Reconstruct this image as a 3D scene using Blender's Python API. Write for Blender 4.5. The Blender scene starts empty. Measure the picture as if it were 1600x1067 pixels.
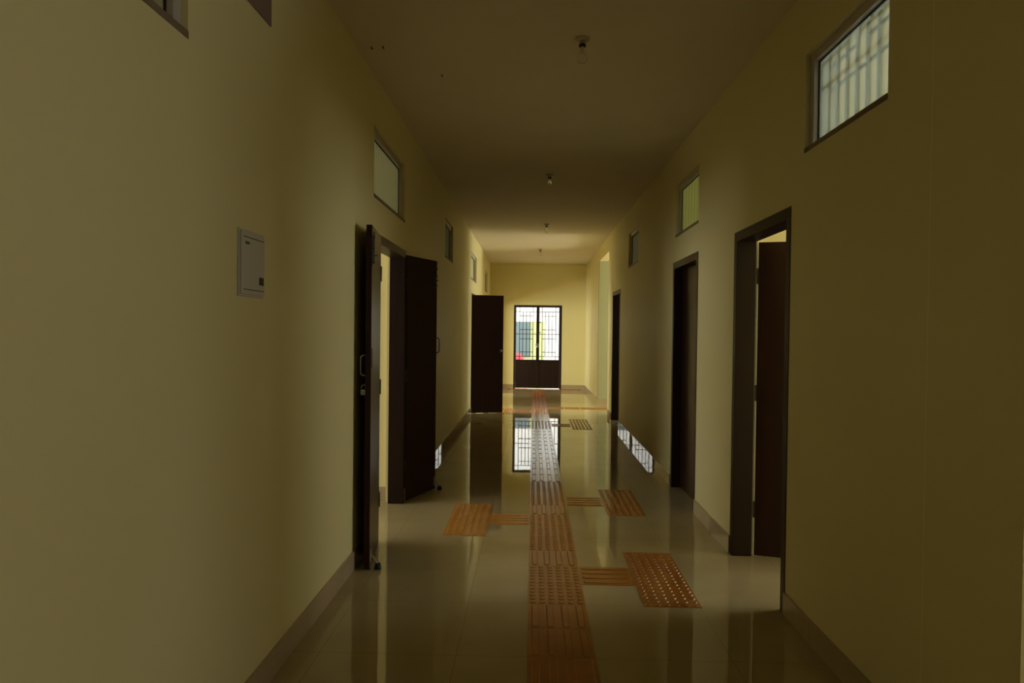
import bpy, bmesh, math, random
from mathutils import Vector, Matrix
random.seed(7)
S = bpy.context.scene
C = S.collection
PI = math.pi

# ------------------------------------------------------------------ camera
YAW, PITCH, ROLL, F_PX, EYE = 0.02925, -0.01471, 0.01141, 1105.0, 1.43
cam_data = bpy.data.cameras.new('camera')
cam_data.sensor_width = 36.0
cam_data.lens = F_PX / 1600.0 * 36.0
cam_data.clip_start = 0.05
cam_data.clip_end = 200
cam = bpy.data.objects.new('camera', cam_data)
C.objects.link(cam)
fwd = Vector((-math.sin(YAW) * math.cos(PITCH), math.cos(YAW) * math.cos(PITCH), math.sin(PITCH)))
rgt = Vector((math.cos(YAW), math.sin(YAW), 0))
upv = rgt.cross(fwd)
r2 = rgt * math.cos(ROLL) + upv * math.sin(ROLL)
u2 = -rgt * math.sin(ROLL) + upv * math.cos(ROLL)
M = Matrix((r2, u2, -fwd)).transposed().to_4x4()
M.translation = (0, 0, EYE)
cam.matrix_world = M
S.camera = cam

# ------------------------------------------------------------------ view, sky and daylight
S.view_settings.view_transform = 'Standard'
S.view_settings.look = 'None'
S.view_settings.gamma = 1
S.view_settings.use_curve_mapping = False
S.view_settings.exposure = 0.12

world = bpy.data.worlds.new('overcast_sky')
S.world = world
world.use_nodes = True
bg = world.node_tree.nodes['Background']
bg.inputs[0].default_value = (0.95, 0.98, 1.0, 1)
bg.inputs[1].default_value = 3.0

DAY = (0.95, 0.98, 0.82)
def daylight(name, loc, rot, sx, sy, radiance, color=DAY):
    """overcast daylight arriving through one of the unseen outer windows"""
    l = bpy.data.lights.new(name, 'AREA')
    l.shape = 'RECTANGLE'; l.size = sx; l.size_y = sy
    l.energy = radiance * PI * sx * sy
    l.color = color
    o = bpy.data.objects.new(name, l); C.objects.link(o)
    o.location = loc; o.rotation_euler = rot
    return o
TO_PX = (0, -PI / 2, 0)    # shines towards +x
TO_NX = (0, PI / 2, 0)     # shines towards -x
# unseen windows in the outer walls, some shifted to steer their light: (side, y0, y1, z0, z1, radiance)
OUT_X = 5.0
OUTER = [
    (-1, 2.7, 5.5, 0.8, 2.3, 6.0),
    (-1, 7.3, 9.0, 0.9, 2.2, 0.8),
    (-1, 11.2, 13.8, 0.5, 2.4, 22.0),  # unseen window, placed and made overbright to throw light on the end wall
    (-1, 14.6, 16.8, 0.5, 2.4, 3.0),
    (1, -0.3, 1.6, 0.6, 2.3, 0.9),
    (1, 3.0, 4.95, 0.8, 2.3, 7.0),
    (1, 5.8, 7.4, 0.9, 2.2, 0.8),
    (1, 8.9, 10.9, 0.9, 2.2, 1.5),
    (1, 12.35, 13.9, 0.1, 2.5, 12.0),
]
for sd, y0, y1, z0, z1, rad in OUTER:
    daylight('window_daylight', (sd * (OUT_X + 0.22), (y0 + y1) / 2, (z0 + z1) / 2), TO_PX if sd < 0 else TO_NX, z1 - z0, y1 - y0, rad)
pl = bpy.data.lights.new('end_door_portal', 'AREA'); pl.shape = 'RECTANGLE'; pl.size = 1.2; pl.size_y = 2.1
pl.cycles.is_portal = True
po = bpy.data.objects.new('end_door_portal', pl); C.objects.link(po)
po.location = (0.12, 17.9, 1.04); po.rotation_euler = (-PI / 2, 0, 0)

# ------------------------------------------------------------------ dimensions (metres; x across, y along the corridor)
XL, XR, H, YE, YB = -1.056, 1.302, 3.101, 17.527, -6.0
WT = 0.15
HB = 0.112          # skirting height
DOOR_Z = 2.08
WZ0, WZ1 = 2.305, 2.775

# ------------------------------------------------------------------ materials
def mat(name, color, rough=0.5, metal=0.0, **kw):
    m = bpy.data.materials.new(name); m.use_nodes = True
    b = m.node_tree.nodes['Principled BSDF']
    b.inputs['Base Color'].default_value = (*color, 1)
    b.inputs['Roughness'].default_value = rough
    b.inputs['Metallic'].default_value = metal
    for k, v in kw.items():
        b.inputs[k.replace('_', ' ')].default_value = v
    return m
def nodes(m): return m.node_tree.nodes, m.node_tree.links, m.node_tree.nodes['Principled BSDF']
def noise_mix(m, c1, c2, scale=(1, 1, 1), nscale=4, detail=4, lo=0.3, hi=0.7, bump=0.0, dist=0.002):
    n, l, b = nodes(m)
    tc = n.new('ShaderNodeTexCoord'); mp = n.new('ShaderNodeMapping'); mp.inputs['Scale'].default_value = scale
    nz = n.new('ShaderNodeTexNoise'); nz.inputs['Scale'].default_value = nscale; nz.inputs['Detail'].default_value = detail
    rp = n.new('ShaderNodeValToRGB')
    rp.color_ramp.elements[0].position = lo; rp.color_ramp.elements[1].position = hi
    rp.color_ramp.elements[0].color = (*c1, 1); rp.color_ramp.elements[1].color = (*c2, 1)
    l.new(tc.outputs['Object'], mp.inputs[0]); l.new(mp.outputs[0], nz.inputs['Vector'])
    l.new(nz.outputs['Fac'], rp.inputs[0]); l.new(rp.outputs[0], b.inputs['Base Color'])
    if bump:
        bp = n.new('ShaderNodeBump'); bp.inputs['Strength'].default_value = bump; bp.inputs['Distance'].default_value = dist
        nz2 = n.new('ShaderNodeTexNoise'); nz2.inputs['Scale'].default_value = nscale * 12; nz2.inputs['Detail'].default_value = 5
        l.new(mp.outputs[0], nz2.inputs['Vector'])
        l.new(nz2.outputs['Fac'], bp.inputs['Height']); l.new(bp.outputs[0], b.inputs['Normal'])
    return m
M_WALL = noise_mix(mat('cream_wall_paint', (0.8, 0.68, 0.38), 0.55), (0.74, 0.645, 0.315), (0.77, 0.675, 0.345), nscale=1.3, bump=0.12)
M_WALL_R = M_WALL.copy(); M_WALL_R.name = 'cream_wall_paint_with_filled_crack'
_n, _l, _b = nodes(M_WALL_R); _src = _b.inputs['Base Color'].links[0].from_socket
_g = _n.new('ShaderNodeNewGeometry'); _s = _n.new('ShaderNodeSeparateXYZ'); _l.new(_g.outputs['Position'], _s.inputs[0])
_c = _n.new('ShaderNodeMath'); _c.operation = 'COMPARE'; _c.inputs[1].default_value = 2.373; _c.inputs[2].default_value = 0.0014; _l.new(_s.outputs[1], _c.inputs[0])
_x = _n.new('ShaderNodeMix'); _x.data_type = 'RGBA'; _l.new(_c.outputs[0], _x.inputs['Factor']); _l.new(_src, _x.inputs['A']); _x.inputs['B'].default_value = (0.9, 0.85, 0.5, 1)
_l.new(_x.outputs['Result'], _b.inputs['Base Color'])
M_CEIL = noise_mix(mat('off_white_ceiling_paint', (0.7, 0.62, 0.5), 0.8), (0.72, 0.63, 0.46), (0.76, 0.665, 0.50), nscale=1.6, bump=0.2)
M_GREEN = noise_mix(mat('pale_green_wall_paint', (0.6, 0.7, 0.45), 0.6), (0.36, 0.365, 0.215), (0.38, 0.385, 0.225), nscale=1.3, bump=0.1)
WOOD1, WOOD2 = (0.013, 0.0045, 0.0035), (0.021, 0.0075, 0.0055)
M_WOOD = noise_mix(mat('dark_brown_enamel', WOOD1, 0.42), WOOD1, WOOD2, scale=(6, 6, 0.5), nscale=5, detail=6, bump=0.08)
M_LEAF = noise_mix(mat('dark_brown_laminate', WOOD1, 0.34), (0.024, 0.0085, 0.006), (0.034, 0.013, 0.0095), scale=(9, 9, 0.4), nscale=5, detail=6)
for _m in (M_WOOD, M_LEAF): _m.node_tree.nodes['Principled BSDF'].inputs['Specular IOR Level'].default_value = 0.3
M_ALU = mat('grey_aluminium', (0.55, 0.50, 0.44), 0.45, 0.3)
M_BLACK = mat('black_rubber', (0.008, 0.008, 0.008), 0.6)
M_STEEL = mat('brushed_steel', (0.55, 0.53, 0.5), 0.3, 1.0)
M_DULL = mat('dull_steel', (0.16, 0.15, 0.14), 0.45, 0.8)
M_SILL = mat('brown_sill_paint', (0.20, 0.145, 0.09), 0.6)
M_HANDLE = mat('chromed_handle', (0.5, 0.48, 0.42), 0.35, 0.2)
M_BOX = mat('off_white_plastic', (0.56, 0.51, 0.45), 0.4)
M_GROOVE = mat('shadow_gap_plastic', (0.12, 0.10, 0.07), 0.6)
M_LABEL = mat('dark_green_print', (0.02, 0.06, 0.02), 0.5)
M_SMOKE = mat('smoked_window_plastic', (0.01, 0.01, 0.012), 0.15)
M_PANEL = mat('mauve_brown_cover', (0.22, 0.15, 0.13), 0.5)
M_HOLDER = mat('cream_bakelite', (0.5, 0.43, 0.3), 0.4)
M_BULB = mat('clear_bulb_glass', (0.95, 0.95, 0.92), 0.03, Transmission_Weight=1.0, IOR=1.3)
M_FROST = mat('frosted_ventilator_glass', (0.74, 0.84, 0.90), 0.2, Transmission_Weight=1.0, IOR=1.08)
nn, ll, bb = nodes(M_FROST)
tr = nn.new('ShaderNodeBsdfTranslucent'); tr.inputs[0].default_value = (0.50, 0.58, 0.58, 1)
ms = nn.new('ShaderNodeMixShader'); ms.inputs[0].default_value = 0.35
ll.new(bb.outputs[0], ms.inputs[1]); ll.new(tr.outputs[0], ms.inputs[2]); ll.new(ms.outputs[0], nn['Material Output'].inputs[0])
def reeded(name, col, tcol, pitch):
    m = mat(name, col, 0.42, Transmission_Weight=1.0, IOR=1.08)
    n, l, b = nodes(m)
    geo = n.new('ShaderNodeNewGeometry'); sp = n.new('ShaderNodeSeparateXYZ'); l.new(geo.outputs['Position'], sp.inputs[0])
    mu = n.new('ShaderNodeMath'); mu.operation = 'MULTIPLY'; mu.inputs[1].default_value = 2 * PI / pitch; l.new(sp.outputs[1], mu.inputs[0])
    si = n.new('ShaderNodeMath'); si.operation = 'SINE'; l.new(mu.outputs[0], si.inputs[0])
    mr = n.new('ShaderNodeMapRange'); mr.inputs['From Min'].default_value = -1; l.new(si.outputs[0], mr.inputs['Value'])
    mx = n.new('ShaderNodeMix'); mx.data_type = 'RGBA'; l.new(mr.outputs[0], mx.inputs['Factor'])
    mx.inputs['A'].default_value = (*[c * 0.72 for c in tcol], 1); mx.inputs['B'].default_value = (*tcol, 1)
    tr = n.new('ShaderNodeBsdfTranslucent'); l.new(mx.outputs['Result'], tr.inputs[0])
    ms = n.new('ShaderNodeMixShader'); ms.inputs[0].default_value = 0.6
    l.new(b.outputs[0], ms.inputs[1]); l.new(tr.outputs[0], ms.inputs[2]); l.new(ms.outputs[0], n['Material Output'].inputs[0])
    return m
M_REED = reeded('reeded_ventilator_glass', (0.46, 0.45, 0.32), (0.28, 0.275, 0.185), 0.085)
M_REED_G = reeded('green_reeded_ventilator_glass', (0.85, 0.88, 0.48), (0.75, 0.80, 0.38), 0.11)
M_GRILLE = mat('window_grille_paint', (0.05, 0.045, 0.03), 0.5)

def tile_material(name, c1, c2, seam, x0, y0, pitch, rough):
    m = noise_mix(mat(name, c1, rough), c1, c2, nscale=2.2, detail=8, lo=0.35, hi=0.65)
    n, l, b = nodes(m)
    base = b.inputs['Base Color'].links[0].from_socket
    geo = n.new('ShaderNodeNewGeometry'); sp = n.new('ShaderNodeSeparateXYZ'); l.new(geo.outputs['Position'], sp.inputs[0])
    facs = []
    for ax, off in ((0, x0), (1, y0)):
        a = n.new('ShaderNodeMath'); a.operation = 'SUBTRACT'; a.inputs[1].default_value = off - 100 * pitch
        l.new(sp.outputs[ax], a.inputs[0])
        w = n.new('ShaderNodeMath'); w.operation = 'MODULO'; w.inputs[1].default_value = pitch; l.new(a.outputs[0], w.inputs[0])
        lt = n.new('ShaderNodeMath'); lt.operation = 'LESS_THAN'; lt.inputs[1].default_value = 0.0025; l.new(w.outputs[0], lt.inputs[0])
        facs.append(lt)
    mx = n.new('ShaderNodeMath'); mx.operation = 'MAXIMUM'; l.new(facs[0].outputs[0], mx.inputs[0]); l.new(facs[1].outputs[0], mx.inputs[1])
    mix = n.new('ShaderNodeMix'); mix.data_type = 'RGBA'
    l.new(mx.outputs[0], mix.inputs['Factor']); l.new(base, mix.inputs['A']); mix.inputs['B'].default_value = (*seam, 1)
    l.new(mix.outputs['Result'], b.inputs['Base Color'])
    # slow waviness of the polished tiles
    nz = n.new('ShaderNodeTexNoise'); nz.inputs['Scale'].default_value = 3.0; nz.inputs['Detail'].default_value = 3
    l.new(geo.outputs['Position'], nz.inputs['Vector'])
    bp = n.new('ShaderNodeBump'); bp.inputs['Strength'].default_value = 0.05; bp.inputs['Distance'].default_value = 0.0025
    l.new(nz.outputs['Fac'], bp.inputs['Height']); l.new(bp.outputs[0], b.inputs['Normal'])
    b.inputs['IOR'].default_value = 1.55
    return m
M_FLOOR = tile_material('polished_cream_floor_tile', (0.43, 0.345, 0.185), (0.48, 0.385, 0.22), (0.28, 0.21, 0.11), 0.89, 3.69, 0.606, 0.012)
M_SKIRT = tile_material('polished_beige_skirting_tile', (0.40, 0.30, 0.18), (0.46, 0.35, 0.22), (0.2, 0.14, 0.08), 50.0, 0.25, 0.606, 0.012)
M_TACT = noise_mix(mat('terracotta_tactile_tile', (0.6, 0.19, 0.04), 0.16), (0.36, 0.135, 0.018), (0.44, 0.17, 0.026), nscale=5, detail=6)
M_TACT_Y = noise_mix(mat('ochre_tactile_tile', (0.6, 0.25, 0.05), 0.18), (0.48, 0.20, 0.03), (0.57, 0.24, 0.042), nscale=5, detail=6)

# ------------------------------------------------------------------ helpers
def link(name, bm, m, parent=None, smooth=False):
    bmesh.ops.recalc_face_normals(bm, faces=bm.faces)
    me = bpy.data.meshes.new(name); bm.to_mesh(me); bm.free()
    me.materials.append(m)
    if smooth:
        for p in me.polygons: p.use_smooth = True
    o = bpy.data.objects.new(name, me); C.objects.link(o)
    if parent: o.parent = parent
    return o
def new(): return bmesh.new()
def box(bm, x0, x1, y0, y1, z0, z1, bev=0.0):
    r = bmesh.ops.create_cube(bm, size=1)
    vs = r['verts']
    for v in vs:
        v.co = Vector(((x0 + x1) / 2 + v.co.x * (x1 - x0), (y0 + y1) / 2 + v.co.y * (y1 - y0), (z0 + z1) / 2 + v.co.z * (z1 - z0)))
    if bev:
        es = list({e for v in vs for e in v.link_edges})
        bmesh.ops.bevel(bm, geom=es, offset=bev, segments=2, affect='EDGES', profile=0.6)
    return vs
def B(name, x0, x1, y0, y1, z0, z1, m, parent=None, bev=0.0):
    bm = new(); box(bm, x0, x1, y0, y1, z0, z1, bev); return link(name, bm, m, parent)
def tube(bm, pts, r, seg=10):
    pts = [Vector(p) for p in pts]; rings = []
    for i, p in enumerate(pts):
        a = pts[max(0, i - 1)]; b = pts[min(len(pts) - 1, i + 1)]
        t = (b - a).normalized(); s = t.orthogonal().normalized() if i == 0 else (rings_s - t * rings_s.dot(t)).normalized()
        rings_s = s; q = t.cross(s)
        rings.append([bm.verts.new(p + (s * math.cos(2 * PI * k / seg) + q * math.sin(2 * PI * k / seg)) * r) for k in range(seg)])
    for a, b in zip(rings, rings[1:]):
        for k in range(seg): bm.faces.new((a[k], a[(k + 1) % seg], b[(k + 1) % seg], b[k]))
    bm.faces.new(rings[0][::-1]); bm.faces.new(rings[-1])
def lathe(bm, prof, seg=24, c=(0, 0, 0)):
    rings = []
    for r, z in prof:
        if r < 1e-6: rings.append([bm.verts.new((c[0], c[1], c[2] + z))])
        else: rings.append([bm.verts.new((c[0] + r * math.cos(2 * PI * k / seg), c[1] + r * math.sin(2 * PI * k / seg), c[2] + z)) for k in range(seg)])
    for a, b in zip(rings, rings[1:]):
        for k in range(seg):
            k2 = (k + 1) % seg
            if len(a) == 1: bm.faces.new((a[0], b[k2], b[k]))
            elif len(b) == 1: bm.faces.new((a[k], a[k2], b[0]))
            else: bm.faces.new((a[k], a[k2], b[k2], b[k]))
def empty(name, loc=(0, 0, 0), rz=0.0, kind=None, label=None, cat=None, group=None):
    o = bpy.data.objects.new(name, None); C.objects.link(o); o.location = loc; o.rotation_euler = (0, 0, rz)
    o.empty_display_size = 0.1
    return tag(o, label, cat, group, kind)
def tag(o, label=None, cat=None, group=None, kind=None):
    if label: o['label'] = label
    if cat: o['category'] = cat
    if group: o['group'] = group
    if kind: o['kind'] = kind
    return o
def slab(name, axis, a0, a1, u0, u1, z0, z1, holes, m, parent=None, kind='structure', label=None, cat=None):
    """a wall between a0 and a1 on `axis`, running u0..u1, with rectangular openings cut right through it"""
    us = sorted({u0, u1, *[h[0] for h in holes], *[h[1] for h in holes]}); us = [u for u in us if u0 - 1e-9 <= u <= u1 + 1e-9]
    zs = sorted({z0, z1, *[h[2] for h in holes], *[h[3] for h in holes]})
    def solid(i, j):
        if i < 0 or j < 0 or i >= len(us) - 1 or j >= len(zs) - 1: return False
        cu, cz = (us[i] + us[i + 1]) / 2, (zs[j] + zs[j + 1]) / 2
        return not any(h[0] < cu < h[1] and h[2] < cz < h[3] for h in holes)
    bm = new(); cache = {}
    def V(a, u, z):
        k = (round(a, 5), round(u, 5), round(z, 5))
        if k not in cache: cache[k] = bm.verts.new((a, u, z) if axis == 0 else (u, a, z))
        return cache[k]
    for i in range(len(us) - 1):
        for j in range(len(zs) - 1):
            if not solid(i, j): continue
            ua, ub, za, zb = us[i], us[i + 1], zs[j], zs[j + 1]
            for a in (a0, a1): bm.faces.new((V(a, ua, za), V(a, ub, za), V(a, ub, zb), V(a, ua, zb)))
            if not solid(i - 1, j): bm.faces.new((V(a0, ua, za), V(a1, ua, za), V(a1, ua, zb), V(a0, ua, zb)))
            if not solid(i + 1, j): bm.faces.new((V(a0, ub, za), V(a1, ub, za), V(a1, ub, zb), V(a0, ub, zb)))
            if not solid(i, j - 1): bm.faces.new((V(a0, ua, za), V(a1, ua, za), V(a1, ub, za), V(a0, ub, za)))
            if not solid(i, j + 1): bm.faces.new((V(a0, ua, zb), V(a1, ua, zb), V(a1, ub, zb), V(a0, ub, zb)))
    o = link(name, bm, m, parent)
    return tag(o, label, cat, None, kind)

# ------------------------------------------------------------------ setting: walls, floor, ceiling
DOORS_L = [(4.65, 5.82), (12.12, 13.30), (14.9, 17.1)]
DOORS_R = [(3.63, 4.632), (5.64, 6.64), (10.60, 11.62)]
WINS_L = [(0.95, 2.128), (4.64, 5.765), (8.41, 9.23), (11.87, 13.07), (15.50, 16.25)]
WINS_R = [(2.668, 3.47), (5.66, 6.55), (8.85, 9.76)]
PASS_NEAR, PASS_FAR = (-0.6, 1.90), (12.27, 14.03)
PASS_Z = 2.83
hL = [(a, b, 0, DOOR_Z) for a, b in DOORS_L] + [(a, b, WZ0, WZ1) for a, b in WINS_L]
hR = [(a, b, 0, DOOR_Z) for a, b in DOORS_R] + [(a, b, WZ0, WZ1) for a, b in WINS_R] + [(*PASS_NEAR, 0, PASS_Z), (PASS_FAR[0], 14.18, 0, PASS_Z)]
slab('wall_left', 0, XL - WT, XL, YB, YE, 0, H, hL, M_WALL)
slab('wall_right', 0, XR, XR + WT, YB, YE, 0, H, hR, M_WALL_R)
slab('wall_far', 1, YE, YE + 0.2, -OUT_X, OUT_X, 0, H, [(-0.472, 0.715, 0, 2.077)], M_WALL)
slab('wall_behind', 1, YB - 0.15, YB, -OUT_X, OUT_X, 0, H, [], M_WALL)
slab('wall_outer_left', 0, -OUT_X - 0.2, -OUT_X, YB, YE, 0, H, [(y0, y1, z0, z1) for s, y0, y1, z0, z1, r in OUTER if s < 0], M_WALL)
slab('wall_outer_right', 0, OUT_X, OUT_X + 0.2, YB, YE, 0, H, [(y0, y1, z0, z1) for s, y0, y1, z0, z1, r in OUTER if s > 0], M_WALL)
for y0, y1 in ((5.88, 6.03), (10.5, 10.65)):
    slab('wall_partition_left', 1, y0, y1, -OUT_X, XL - WT, 0, H, [], M_WALL)
for y0, y1 in ((-0.75, -0.6), (1.90, 2.05), (5.05, 5.2), (8.1, 8.25), (12.12, 12.27)):
    slab('wall_partition_right', 1, y0, y1, XR + WT, OUT_X, 0, H, [], M_WALL)
slab('wall_partition_right', 1, 14.03, 14.18, XR, OUT_X, 0, PASS_Z, [], M_GREEN)
slab('wall_partition_right', 1, 14.03, 14.18, XR + WT, OUT_X, PASS_Z, H, [], M_GREEN)
tag(B('floor', -OUT_X - 0.2, OUT_X + 0.2, YB - 0.15, YE + 0.2, -0.1, 0, M_FLOOR), kind='structure')
tag(B('ceiling', -OUT_X - 0.2, OUT_X + 0.2, YB - 0.15, YE + 0.2, H, H + 0.15, M_CEIL), kind='structure')

def gaps(lo, hi, holes):
    out, c = [], lo
    for a, b in sorted(holes):
        if a > c: out.append((c, a))
        c = max(c, b)
    if c < hi: out.append((c, hi))
    return out
T = 0.012
for a, b in gaps(YB, YE, DOORS_L):
    tag(B('baseboard_left', XL, XL + T, a, b, 0, HB, M_SKIRT, bev=0.0015), kind='structure')
for a, b in gaps(YB, YE, DOORS_R + [PASS_NEAR, PASS_FAR]):
    tag(B('baseboard_right', XR - T, XR, a, b, 0, HB, M_SKIRT, bev=0.0015), kind='structure')
for a, b in ((XL + T, -0.472), (0.715, XR - T)):
    tag(B('baseboard_far', a, b, YE - T, YE, 0, HB, M_SKIRT, bev=0.0015), kind='structure')
tag(B('baseboard_passage', XR - T, OUT_X, 14.03 - T, 14.03, 0, HB, M_SKIRT, bev=0.0015), kind='structure')
tag(B('baseboard_room', -OUT_X, XL - WT, 5.88 - T, 5.88, 0, HB, M_SKIRT, bev=0.0015), kind='structure')

# ------------------------------------------------------------------ high ventilator windows
def ventilator(idx, side, y0, y1, z0=WZ0, z1=WZ1, glass=None, grille=False):
    """aluminium window set back in the wall: frame, black gasket, frosted pane, steel grille behind it"""
    face = XL if side < 0 else XR
    d = lambda k: face + side * k
    root = empty('window_%d' % idx, (face, (y0 + y1) / 2, z0), kind='structure')
    off = Vector(root.location)
    def part(name, boxes, m, bev=0.0):
        bm = new()
        for (k0, k1, a, b, c, e) in boxes:
            xa, xb = sorted((d(k0), d(k1)))
            box(bm, xa - off.x, xb - off.x, a - off.y, b - off.y, c - off.z, e - off.z, bev)
        return link(name, bm, m, root)
    w = 0.045; g = 0.006
    def ring(k0, k1, m_, t):
        return [(k0, k1, y0 + m_, y0 + m_ + t, z0 + m_, z1 - m_), (k0, k1, y1 - m_ - t, y1 - m_, z0 + m_, z1 - m_),
                (k0, k1, y0 + m_ + t, y1 - m_ - t, z0 + m_, z0 + m_ + t * (0.5 if t == w else 1)), (k0, k1, y0 + m_ + t, y1 - m_ - t, z1 - m_ - t, z1 - m_)]
    part('window_frame', [q for i, q in enumerate(ring(0.022, 0.075, 0.0, w)) if i != 2], M_ALU, 0.002)
    part('gasket', [q for i, q in enumerate(ring(0.043, 0.056, w, g)) if i != 2], M_BLACK)
    part('glass_pane', [(0.048, 0.050, y0 + w + g, y1 - w - g, z0 + w * 0.5 + g * 0.5, z1 - w - g)], glass or M_REED)
    part('sill', [(-0.003, 0.075, y0, y1, z0 - 0.001, z0 + 0.022)], M_SILL, 0.001)
    if not grille: return root
    bars = []
    n = 7
    ys = [y0 + 0.06 + (y1 - y0 - 0.12) * i / n for i in range(n + 1)]
    for i, y in enumerate(ys): bars.append((0.082, 0.094, y - 0.006, y + 0.006, z0, z1))
    za, zb = z0 + (z1 - z0) * 0.56, z0 + (z1 - z0) * 0.80
    for i in (1, 2, 5, 6):
        bars.append((0.083, 0.093, ys[i - 1], ys[i + 1] if i in (1, 5) else ys[i + 1], zb, zb + 0.012))
    bars.append((0.083, 0.093, ys[0], ys[-1], za, za + 0.012))
    part('grille', bars, M_GRILLE)
    return root
k = 1
for a, b in WINS_L: ventilator(k, -1, a, b); k += 1
for (a, b), gl in zip(WINS_R, (M_FROST, M_REED_G, M_REED)): ventilator(k, 1, a, b, glass=gl, grille=gl is M_FROST); k += 1
# outer windows of the rooms: simple aluminium frames
for s, y0, y1, z0, z1, r in OUTER:
    bm = new(); xa, xb = sorted((s * (OUT_X + 0.08), s * (OUT_X + 0.13))); w = 0.05
    for a, b, c, e in ((y0, y0 + w, z0, z1), (y1 - w, y1, z0, z1), ((y0 + y1) / 2 - w / 2, (y0 + y1) / 2 + w / 2, z0 + w, z1 - w), (y0 + w, y1 - w, z0, z0 + w), (y0 + w, y1 - w, z1 - w, z1)):
        box(bm, xa, xb, a, b, c, e)
    for i in range(1, 9):
        y = y0 + (y1 - y0) * i / 9; box(bm, xa + 0.02, xb - 0.02, y - 0.006, y + 0.006, z0 + w, z1 - w)
    tag(link('window_%d' % k, bm, M_ALU), kind='structure'); k += 1

# ------------------------------------------------------------------ doors
def door_frame(root, side, y0, y1, w=0.062):
    """painted frame set flush with the corridor face, built around the opening; local origin at root"""
    off = Vector(root.location); face = XL if side < 0 else XR
    xa, xb = sorted((face - side * 0.004, face + side * 0.12))
    xs = sorted((face + side * 0.045, face + side * 0.12))
    bm = new()
    for a, b, c, e in ((y0, y0 + w, 0, DOOR_Z), (y1 - w, y1, 0, DOOR_Z), (y0 + w, y1 - w, DOOR_Z - w, DOOR_Z)):
        box(bm, xa - off.x, xb - off.x, a - off.y, b - off.y, c, e, 0.003)
    return link('door_frame', bm, M_WOOD, root)
def hinge(parent, x, y, z):
    bm = new(); lathe(bm, [(0, -0.05), (0.007, -0.05), (0.007, 0.05), (0, 0.05)], 12, (x, y, z))
    box(bm, x - 0.003, x + 0.003, y - 0.024, y + 0.024, z - 0.05, z + 0.05)
    return link('hinge', bm, M_DULL, parent)
def leaf(root, hx, hy, ang, width, thick=0.035, z0=0.008, z1=2.04, sgn=1, hinges=True):
    """a flush leaf pivoting at (hx,hy) world; `ang` is the heading of the leaf from its hinge; thickness lies to the left (sgn=1)"""
    off = Vector(root.location)
    o_bm = new(); ya, yb = sorted((0, sgn * thick)); box(o_bm, 0, width, ya, yb, z0, z1, 0.0025)
    o = link('door_leaf', o_bm, M_LEAF, root)
    o.location = (hx - off.x, hy - off.y, 0); o.rotation_euler = (0, 0, ang)
    if hinges:
        for z in (0.3, 1.05, 1.8): hinge(o, -0.004, sgn * thick * 0.5, z)
    return o
def stopper(parent, x, y, s):
    """foot-operated door stop: bracket, spring arm and rubber foot"""
    bm = new(); box(bm, x - 0.02, x + 0.02, y, y + s * 0.006, 0.04, 0.12, 0.001)
    tube(bm, [(x, y + s * 0.006, 0.085), (x + 0.004, y + s * 0.028, 0.062), (x + 0.008, y + s * 0.045, 0.035)], 0.0045, 8)
    st = link('door_stopper', bm, M_STEEL, parent)
    b2 = new(); lathe(b2, [(0, 0), (0.019, 0), (0.021, 0.008), (0.016, 0.034), (0, 0.036)], 16, (x + 0.008, y + s * 0.048, 0.001))
    link('rubber_foot', b2, M_BLACK, st)
def pull_handle(parent, x, y, z0, z1, s, name='pull_handle', m=None):
    bm = new(); d = s * 0.034; r = 0.014
    tube(bm, [(x, y, z0), (x, y + d * 0.55, z0), (x, y + d * 0.9, z0 + r * 0.5), (x, y + d, z0 + r * 1.3), (x, y + d, z1 - r * 1.3), (x, y + d * 0.9, z1 - r * 0.5), (x, y + d * 0.55, z1), (x, y, z1)], 0.0045, 10)
    return link(name, bm, m or M_HANDLE, parent, True)
def tower_bolt(parent, x, y, z, s):
    bm = new(); box(bm, x - 0.014, x + 0.014, y, y + s * 0.003, z - 0.12, z + 0.06)
    tube(bm, [(x, y + s * 0.009, z - 0.11), (x, y + s * 0.009, z + 0.08)], 0.005, 8)
    for q in (-0.1, -0.02, 0.045): box(bm, x - 0.01, x + 0.01, y, y + s * 0.016, z + q - 0.006, z + q + 0.006, 0.001)
    tube(bm, [(x, y + s * 0.009, z - 0.06), (x, y + s * 0.03, z - 0.06)], 0.004, 8)
    return link('tower_bolt', bm, M_DULL, parent)

# door_1: double door on the left, both leaves thrown open into the corridor
d1 = empty('door_1', (XL, (DOORS_L[0][0] + DOORS_L[0][1]) / 2, 0), kind='structure')
door_frame(d1, -1, *DOORS_L[0])
# near leaf lies almost flat on the wall, pointing back to the viewer; corridor-side face is turned to the wall
h = (-1.012, 4.668); f = (-0.953, 4.150)
ang = math.atan2(f[1] - h[1], f[0] - h[0]); Lw = math.hypot(f[0] - h[0], f[1] - h[1])
lf = leaf(d1, h[0], h[1], ang, Lw, 0.034, z1=2.048, sgn=-1)
# local +y is towards the corridor face (world +x), local -y towards the wall
pull_handle(lf, Lw - 0.055, -0.034, 1.155, 1.275, -1)
tower_bolt(lf, Lw - 0.03, 0.0, 1.93, 1)
stopper(lf, Lw - 0.03, 0.0, 1)
bm = new(); box(bm, Lw - 0.09, Lw - 0.03, -0.038, -0.034, 1.075, 1.115, 0.001); link('hasp', bm, M_HANDLE, lf)
bm = new(); box(bm, Lw - 0.06, Lw - 0.03, 0.0, 0.004, 1.20, 1.32, 0.001); link('latch_plate', bm, M_DULL, lf)
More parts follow.
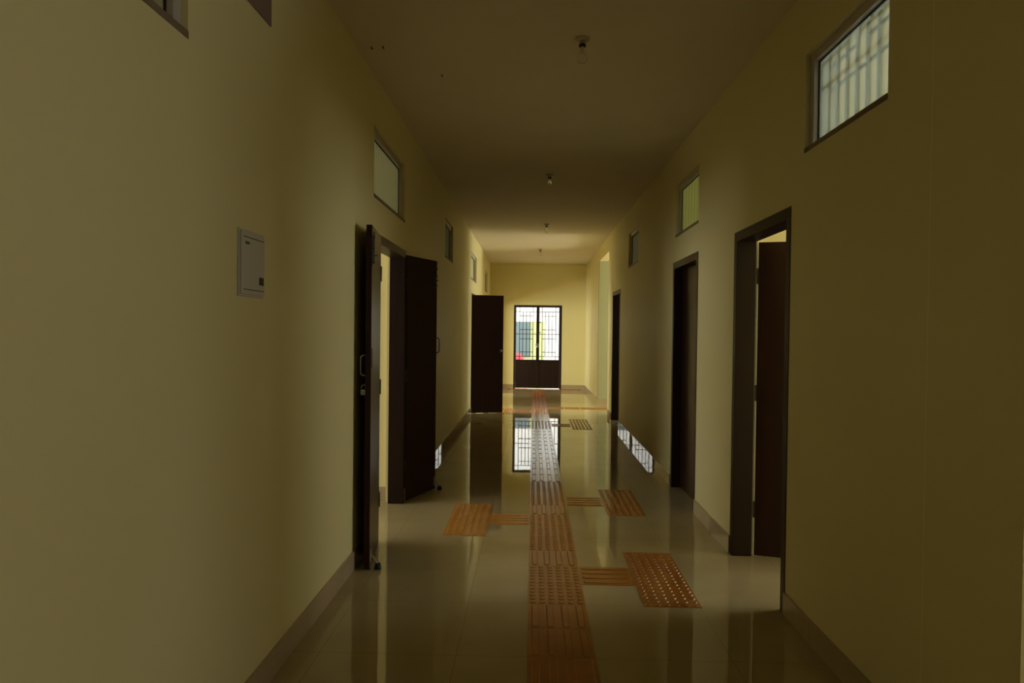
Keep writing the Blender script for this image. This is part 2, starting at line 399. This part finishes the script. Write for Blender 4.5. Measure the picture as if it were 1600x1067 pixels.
# far leaf stands out into the corridor
h = (-1.046, 5.822); f = (-0.862, 6.318)
ang = math.atan2(f[1] - h[1], f[0] - h[0]); Lw = math.hypot(f[0] - h[0], f[1] - h[1])
lf2 = leaf(d1, h[0], h[1], ang, Lw, 0.034, z1=2.048, sgn=1)
tower_bolt(lf2, Lw - 0.03, 0.0, 1.93, -1)
stopper(lf2, Lw - 0.015, 0.0, -1)
pull_handle(lf2, Lw - 0.012, 0.0, 1.23, 1.36, -1, m=M_DULL)
# padlock hanging from the hasp of the near leaf (rests between leaf and wall)
pk = empty('padlock', (-1.012, 4.215, 1.035), label='small grey padlock hanging from the near open leaf of the left double door', cat='padlock')
bm = new(); box(bm, -0.018, 0.018, -0.008, 0.008, 0, 0.034, 0.003); link('lock_body', bm, M_HANDLE, pk)
bm = new(); tube(bm, [(-0.012, 0, 0.034), (-0.012, 0, 0.05), (-0.008, 0, 0.059), (0, 0, 0.063), (0.008, 0, 0.059), (0.012, 0, 0.05), (0.012, 0, 0.034)], 0.0035, 8); link('shackle', bm, M_HANDLE, pk, True)

# door_2: further double door on the left; its near leaf stands square across the view
d2 = empty('door_2', (XL, (DOORS_L[1][0] + DOORS_L[1][1]) / 2, 0), kind='structure')
door_frame(d2, -1, *DOORS_L[1])
h = (-1.052, 12.165); f = (-0.512, 12.30)
ang = math.atan2(f[1] - h[1], f[0] - h[0]); Lw = math.hypot(f[0] - h[0], f[1] - h[1])
lf = leaf(d2, h[0], h[1], ang, Lw, 0.034, z1=2.045, sgn=1)
bm = new(); lathe(bm, [(0, 0), (0.026, 0), (0.028, 0.004), (0.014, 0.01), (0.012, 0.02), (0.022, 0.03), (0.022, 0.04), (0, 0.045)], 18)
kn = link('knob', bm, M_DULL, lf, True); kn.location = (Lw - 0.045, 0, 1.085); kn.rotation_euler = (PI / 2, 0, 0)

# door_3: nearest right-hand doorway, leaf swung into the room
def room_door(idx, y0, y1, ang, length, closed=False):
    d = empty('door_%d' % idx, (XR, (y0 + y1) / 2, 0), kind='structure')
    door_frame(d, 1, y0, y1)
    if closed:
        B('door_leaf', 0.078, 0.113, y0 + 0.064 - d.location.y, y1 - 0.064 - d.location.y, 0.008, DOOR_Z - 0.065, M_LEAF, d, 0.0025)
        lf = d.children[-1]
        bm = new(); lathe(bm, [(0, 0), (0.026, 0), (0.028, 0.004), (0.014, 0.01), (0.012, 0.02), (0.022, 0.03), (0.022, 0.04), (0, 0.045)], 18)
        kn = link('knob', bm, M_DULL, lf, True); kn.location = (0.078, y0 + 0.125 - d.location.y, 1.03); kn.rotation_euler = (0, -PI / 2, 0)
        return d
    leaf(d, XR + 0.134, y1 - 0.062, ang, length, 0.035, sgn=1, z1=2.015)
    return d
room_door(3, *DOORS_R[0], math.radians(-17), 0.86)
room_door(4, *DOORS_R[1], 0, 0, True)
room_door(5, *DOORS_R[2], math.radians(-12), 0.86)

# door_6: steel double door at the end: panel below, grille above
GX = lambda px: -0.472 + (px - 803.2) * 0.01583
GZ = lambda py: 2.077 - (py - 476.4) * 0.01588
d6 = empty('door_6', (0.1215, YE, 0), kind='structure')
o6 = Vector(d6.location)
def part6(name, boxes, m, parent=d6, bev=0.0, rel=True):
    bm = new()
    for x0, x1, y0, y1, z0, z1 in boxes: box(bm, x0 - o6.x, x1 - o6.x, y0, y1, z0, z1, bev)
    return link(name, bm, m, parent)
fx0, fx1 = -0.472, 0.715
part6('door_frame', [(fx0, fx0 + 0.045, -0.004, 0.08, 0, 2.077), (fx1 - 0.045, fx1, -0.004, 0.08, 0, 2.077), (fx0 + 0.045, fx1 - 0.045, -0.004, 0.08, 2.035, 2.077)], M_WOOD, bev=0.003)
for s in (0, 1):
    if s == 0: a, b, xs = fx0 + 0.047, 0.121, (GX(812.2), GX(817.5), GX(823), GX(828.4), GX(833.3))
    else: a, b, xs = 0.123, fx1 - 0.047, (GX(847.6), GX(852.5), GX(858), GX(863.3), GX(868.9))
    st = 0.034
    inner = (a + (0.012 if s == 0 else st), b - (st if s == 0 else 0.022))
    lf = part6('door_leaf', [(a, inner[0], 0.01, 0.05, 0.022, 2.033), (inner[1], b, 0.01, 0.05, 0.022, 2.033), (inner[0], inner[1], 0.01, 0.05, 2.02, 2.033), (inner[0], inner[1], 0.01, 0.05, 0.70, 0.725), (inner[0], inner[1], 0.01, 0.05, 0.022, 0.07)], M_WOOD, bev=0.002)
    part6('steel_panel', [(inner[0], inner[1], 0.02, 0.026, 0.07, 0.70)], M_WOOD, lf)
    g = []; t = 0.0075
    lo, hi = 0.725, 2.02
    for i, x in enumerate(xs):
        full = i in (0, 4)
        g.append((x - t, x + t, 0.026, 0.034, lo if full else GZ(556.4), hi if full else GZ(486.7)))
    for py in (486.7, 521.5, 556.4): g.append((inner[0], inner[1], 0.024, 0.036, GZ(py) - t, GZ(py) + t))
    for py in (493.4, 514.5, 528.9, 549.5): g.append((xs[0], xs[4], 0.025, 0.035, GZ(py) - t, GZ(py) + t))
    part6('grille', g, M_WOOD, lf)
    if s == 1:
        part6('closing_strip', [(0.088, 0.162, -0.002, 0.01, 0.022, 2.033)], M_WOOD, lf, 0.001)
        part6('slide_bolt', [(b - b + 0.15, 0.205, -0.002, 0.012, GZ(503.3) - 0.01, GZ(503.3) + 0.01), (0.15, 0.19, -0.002, 0.012, GZ(519) - 0.01, GZ(519) + 0.01)], M_WOOD, lf, 0.002)
pk = empty('padlock', (0.125, YE - 0.02, 1.03), label='steel padlock and hasp on the grille door at the corridor end', cat='padlock')
bm = new(); box(bm, -0.028, 0.028, -0.012, 0.012, 0, 0.055, 0.004); link('lock_body', bm, M_STEEL, pk)
bm = new(); tube(bm, [(-0.018, 0, 0.055), (-0.018, 0, 0.08), (-0.01, 0, 0.095), (0, 0, 0.1), (0.01, 0, 0.095), (0.018, 0, 0.08), (0.018, 0, 0.055)], 0.005, 8); link('shackle', bm, M_STEEL, pk, True)
bm = new(); box(bm, -0.055, 0.02, 0.012, 0.03, 0.05, 0.075, 0.003); link('hasp', bm, M_DULL, pk)

# door_7: unseen doorway added on the left behind the standing leaf, to brighten the corridor end
d7 = empty('door_7', (XL, 16.0, 0), kind='structure')
door_frame(d7, -1, *DOORS_L[2])

# ------------------------------------------------------------------ tactile paving
P = 0.303; K0 = 3.08
KY = lambda k: K0 + P * k
TX0 = -0.009
def tile_base(bm, x, y): box(bm, x + 0.001, x + P - 0.001, y + 0.001, y + P - 0.001, 0.0, 0.0025)
def dots(bm, x, y, seg=10):
    tile_base(bm, x, y)
    for i in range(6):
        for j in range(6):
            cx, cy = x + P * (i + 0.5) / 6, y + P * (j + 0.5) / 6
            rr = [[bm.verts.new((cx + r * math.cos(2 * PI * q / seg), cy + r * math.sin(2 * PI * q / seg), z)) for q in range(seg)] for r, z in ((0.0165, 0.002), (0.0145, 0.005), (0.0105, 0.0064))]
            for a, b in zip(rr, rr[1:]):
                for q in range(seg): bm.faces.new((a[q], a[(q + 1) % seg], b[(q + 1) % seg], b[q]))
            bm.faces.new(rr[-1])
def bars(bm, x, y, along='y'):
    tile_base(bm, x, y)
    for i in range(4):
        c = P * (i + 0.5) / 4; hw = 0.0185; lo, hi = 0.014, P - 0.014
        def ring(w, e, z):
            pts = [(-w, lo + e + 0.008), (-w + 0.006, lo + e), (w - 0.006, lo + e), (w, lo + e + 0.008), (w, hi - e - 0.008), (w - 0.006, hi - e), (-w + 0.006, hi - e), (-w, hi - e - 0.008)]
            return [bm.verts.new((x + c + p, y + q, z) if along == 'y' else (x + q, y + c + p, z)) for p, q in pts]
        rr = [ring(hw, 0, 0.002), ring(hw - 0.003, 0.003, 0.0058), ring(hw - 0.0055, 0.0055, 0.0066)]
        for a, b in zip(rr, rr[1:]):
            for q in range(8): bm.faces.new((a[q], a[(q + 1) % 8], b[(q + 1) % 8], b[q]))
        bm.faces.new(rr[-1])
def run(name, tiles, fn, root, m, **kw):
    bm = new(); off = root.location
    for x, y in tiles: fn(bm, x - off.x, y - off.y, **kw)
    return link(name, bm, m, root)
main = empty('tactile_path', (TX0 + P / 2, KY(0), 0), label='long terracotta tactile guiding path running down the middle of the corridor floor', cat='tactile paving')
DOT = [(2, 4), (5, 8), (9, 12), (24, 27), (30, 33)]
c = -14
for a, b in DOT + [(47, 47)]:
    if a > c: run('guiding_section', [(TX0, KY(q)) for q in range(c, a)], bars, main, M_TACT)
    if b > a: run('warning_section', [(TX0, KY(q)) for q in range(a, b)], dots, main, M_TACT)
    c = b
group = 'tactile side branches'
def branch(label, ka, k0, k1, side, xpad=None, m=M_TACT):
    ax = TX0 + P if side > 0 else TX0 - P
    px = TX0 + 2 * P if side > 0 else TX0 - 2 * P
    r = empty('tactile_branch', (ax + P / 2, KY(ka) + P / 2, 0), label=label, cat='tactile paving', group=group)
    run('guiding_bar_tile', [(ax, KY(ka))], bars, r, m, along='x')
    run('warning_pad', [(px, KY(q)) for q in range(k0, k1)], dots, r, m)
branch('nearest terracotta tactile side branch with dotted pad, leading to the first right-hand doorway', 3, 2, 5, 1)
branch('second right-hand tactile side branch, dotted pad in front of the closed right door', 9, 8, 11, 1)
branch('ochre left-hand tactile side branch with dotted pad near the open double door', 7, 6, 9, -1, m=M_TACT_Y)
branch('small distant right-hand tactile branch with dotted pad, near the third right doorway', 25, 24, 28, 1)
branch('far left tactile branch, dotted pad partly hidden behind the dark standing door leaf', 31, 30, 33, -1)
r = empty('tactile_branch', (0.9, KY(32.6) + P / 2, 0), label='thin straight tactile branch crossing right into the bright side passage', cat='tactile paving', group=group)
run('guiding_bar_tile', [(TX0 + P * (q + 1), KY(33)) for q in range(9)], bars, r, M_TACT, along='x')
r = empty('tactile_threshold', (0.12, KY(47), 0), label='row of dotted tactile tiles along the foot of the end door', cat='tactile paving')
run('warning_pad', [(TX0 + P * q, KY(47)) for q in range(-2, 4)], dots, r, M_TACT)

# ------------------------------------------------------------------ wall fittings
# flush distribution board on the left wall
y0, y1, z0, z1 = 2.492, 2.726, 1.545, 1.790
eb = empty('distribution_box', (XL, (y0 + y1) / 2, z0), label='off-white flush electrical distribution box on the near left wall', cat='electrical box')
w, hh = (y1 - y0) / 2, z1 - z0
bm = new(); box(bm, -0.0, 0.006, -w, w, 0, hh, 0.0025); link('back_box', bm, M_BOX, eb)
bm = new(); box(bm, 0.006, 0.012, -w + 0.010, w - 0.004, 0.008, hh - 0.008, 0.003); lid = link('lid', bm, M_BOX, eb)
for zz in (0.024, hh - 0.030):
    bm = new(); box(bm, 0.0118, 0.0126, -w + 0.03, w - 0.014, zz, zz + 0.004); link('groove_line', bm, M_GROOVE, lid)  # raised dark strip, the shade of a lid groove given as colour
bm = new(); box(bm, 0.0118, 0.013, -w + 0.045, -w + 0.082, hh - 0.054, hh - 0.044, 0.0006); tag(link('maker_mark', bm, M_LABEL, lid), 'small dark green mark')
bm = new(); box(bm, 0.0118, 0.014, w - 0.058, w - 0.018, 0.048, 0.078, 0.001); tag(link('switch_window', bm, M_SMOKE, lid), 'small dark switch window')
# cover panel up near the ceiling
o = B('cover_panel', XL, XL + 0.006, 2.32, 2.795, 2.625, 3.03, M_PANEL, bev=0.002)
tag(o, 'flat mauve-brown cover panel high on the near left wall', 'wall panel')

# ------------------------------------------------------------------ ceiling lamps
def lamp():
    r = empty('ceiling_bulb', (0, 0, H))
    bm = new(); lathe(bm, [(0, 0), (0.042, 0), (0.042, -0.006), (0.036, -0.014), (0.018, -0.018), (0, -0.018)], 28); link('ceiling_rose', bm, M_HOLDER, r, True)
    bm = new(); lathe(bm, [(0, -0.017), (0.017, -0.017), (0.0175, -0.034), (0.019, -0.036), (0, -0.036)], 24); link('lamp_holder', bm, M_HOLDER, r, True)
    bm = new(); lathe(bm, [(0, -0.036), (0.0195, -0.036), (0.0205, -0.040), (0.0195, -0.048), (0.014, -0.050), (0, -0.050)], 24); link('holder_ring', bm, M_BLACK, r, True)
    bm = new(); lathe(bm, [(0, -0.05), (0.0125, -0.05), (0.013, -0.065), (0.018, -0.08), (0.027, -0.097), (0.03, -0.112), (0.027, -0.128), (0.017, -0.139), (0, -0.143)], 28); link('glass_bulb', bm, M_BULB, r, True)
    bm = new(); tube(bm, [(0, 0, -0.052), (0, 0, -0.09)], 0.003, 8); tube(bm, [(-0.012, 0, -0.1), (-0.003, 0, -0.09), (0.003, 0, -0.09), (0.012, 0, -0.1)], 0.0012, 6); link('filament_stem', bm, M_STEEL, r)
    return r
L0 = lamp()
spots = [((0.263, 4.06), 'bare glass bulb in a ceiling holder, the nearest of the row'), ((0.16, 7.55), 'bare ceiling bulb, second from the viewer'),
         ((0.194, 11.04), 'bare ceiling bulb, third from the viewer, between the far windows'), ((0.136, 14.38), 'bare ceiling bulb furthest away, just before the end wall')]
for i, ((x, y), lab) in enumerate(spots):
    if i == 0: o = L0
    else:
        o = L0.copy(); C.objects.link(o)
        for ch in L0.children:
            c2 = ch.copy(); C.objects.link(c2); c2.parent = o
    o.location = (x, y, H); tag(o, lab, 'ceiling bulb', 'bare bulbs along the corridor ceiling')
for (x, y), lab in (((-0.975, 4.18), 'leftmost dark wire stub in the near ceiling by the left wall'), ((-0.905, 4.17), 'dark ceiling wire stub just right of its twin by the left wall'), ((-0.615, 4.63), 'lone dark wire stub in the near ceiling')):
    bm = new(); tube(bm, [(0, 0, 0), (0.002, 0.001, -0.008), (0.008, 0.004, -0.014)], 0.004, 8)
    o = link('wire_stub', bm, M_GROOVE); o.location = (x, y, H); tag(o, lab, 'wire stub', 'wire stubs in the ceiling')

# ------------------------------------------------------------------ outside the end door
M_CONC = noise_mix(mat('pale_concrete', (0.7, 0.69, 0.64), 0.8), (0.66, 0.65, 0.58), (0.75, 0.74, 0.68), nscale=2)
M_LIME = mat('lime_house_paint', (0.46, 0.50, 0.24), 0.7)
M_TEAL = mat('grey_blue_shutter_paint', (0.15, 0.21, 0.225), 0.6)
M_WHITE = mat('white_house_paint', (0.85, 0.85, 0.82), 0.7)
M_RED = mat('red_tarpaulin', (0.5, 0.025, 0.035), 0.5)
o = B('ground_outside', -12, 12, YE + 0.2, 40, -0.2, -0.02, M_CONC); tag(o, kind='structure')
YN = 23.0
hs = empty('house', (0, YN, -0.02), label='lime and white neighbouring house with a grey-blue shuttered door, seen through the end grille', cat='house')
B('wall', -6, 0.38, 0, 3.5, 0, 1.76, M_LIME, hs)
B('white_wall', 0.38, 7, -0.02, 3.5, 0, 3.4, M_WHITE, hs)
B('upper_band', -6, 0.38, -0.02, 3.5, 1.76, 3.4, M_WHITE, hs)
sh = B('shutter', -1.1, -0.08, -0.05, 0.0, 0.62, 1.75, M_TEAL, hs)
bm = new()
for i in range(1, 6): box(bm, -1.1 + i * 0.18 - 0.008, -1.1 + i * 0.18 + 0.008, -0.065, -0.05, 0.64, 1.73)
link('shutter_rib', bm, M_TEAL, sh)
B('doorstep', -1.6, 2.4, -0.5, 0.0, 0, 0.14, M_CONC, hs)
bm = new()
prof = [(-1.6, 0.0), (-1.6, 0.62), (-1.3, 0.78), (-0.55, 0.82), (-0.38, 0.79), (-0.27, 0.68), (-0.20, 0.50), (-0.12, 0.05), (-0.10, 0.0)]
for y in (-0.35, 0.0, 0.35):
    s = 1.0 if y == 0 else 0.8
    for x, z in prof: bm.verts.new((x, y, z * s))
bm.verts.ensure_lookup_table(); n = len(prof)
for j in range(2):
    for i in range(n - 1):
        a = j * n + i; bm.faces.new((bm.verts[a], bm.verts[a + 1], bm.verts[a + n + 1], bm.verts[a + n]))
bm.faces.new([bm.verts[i] for i in range(n)]); bm.faces.new([bm.verts[2 * n + i] for i in range(n)][::-1])
for j in range(2): bm.faces.new((bm.verts[j * n], bm.verts[(j + 1) * n], bm.verts[(j + 2) * n - 1], bm.verts[(j + 1) * n - 1]))
o = link('red_tarpaulin', bm, M_RED, None, True); o.location = (0.0, 21.0, -0.02)
tag(o, 'red sheet-covered mound low on the left behind the end grille', 'tarpaulin')
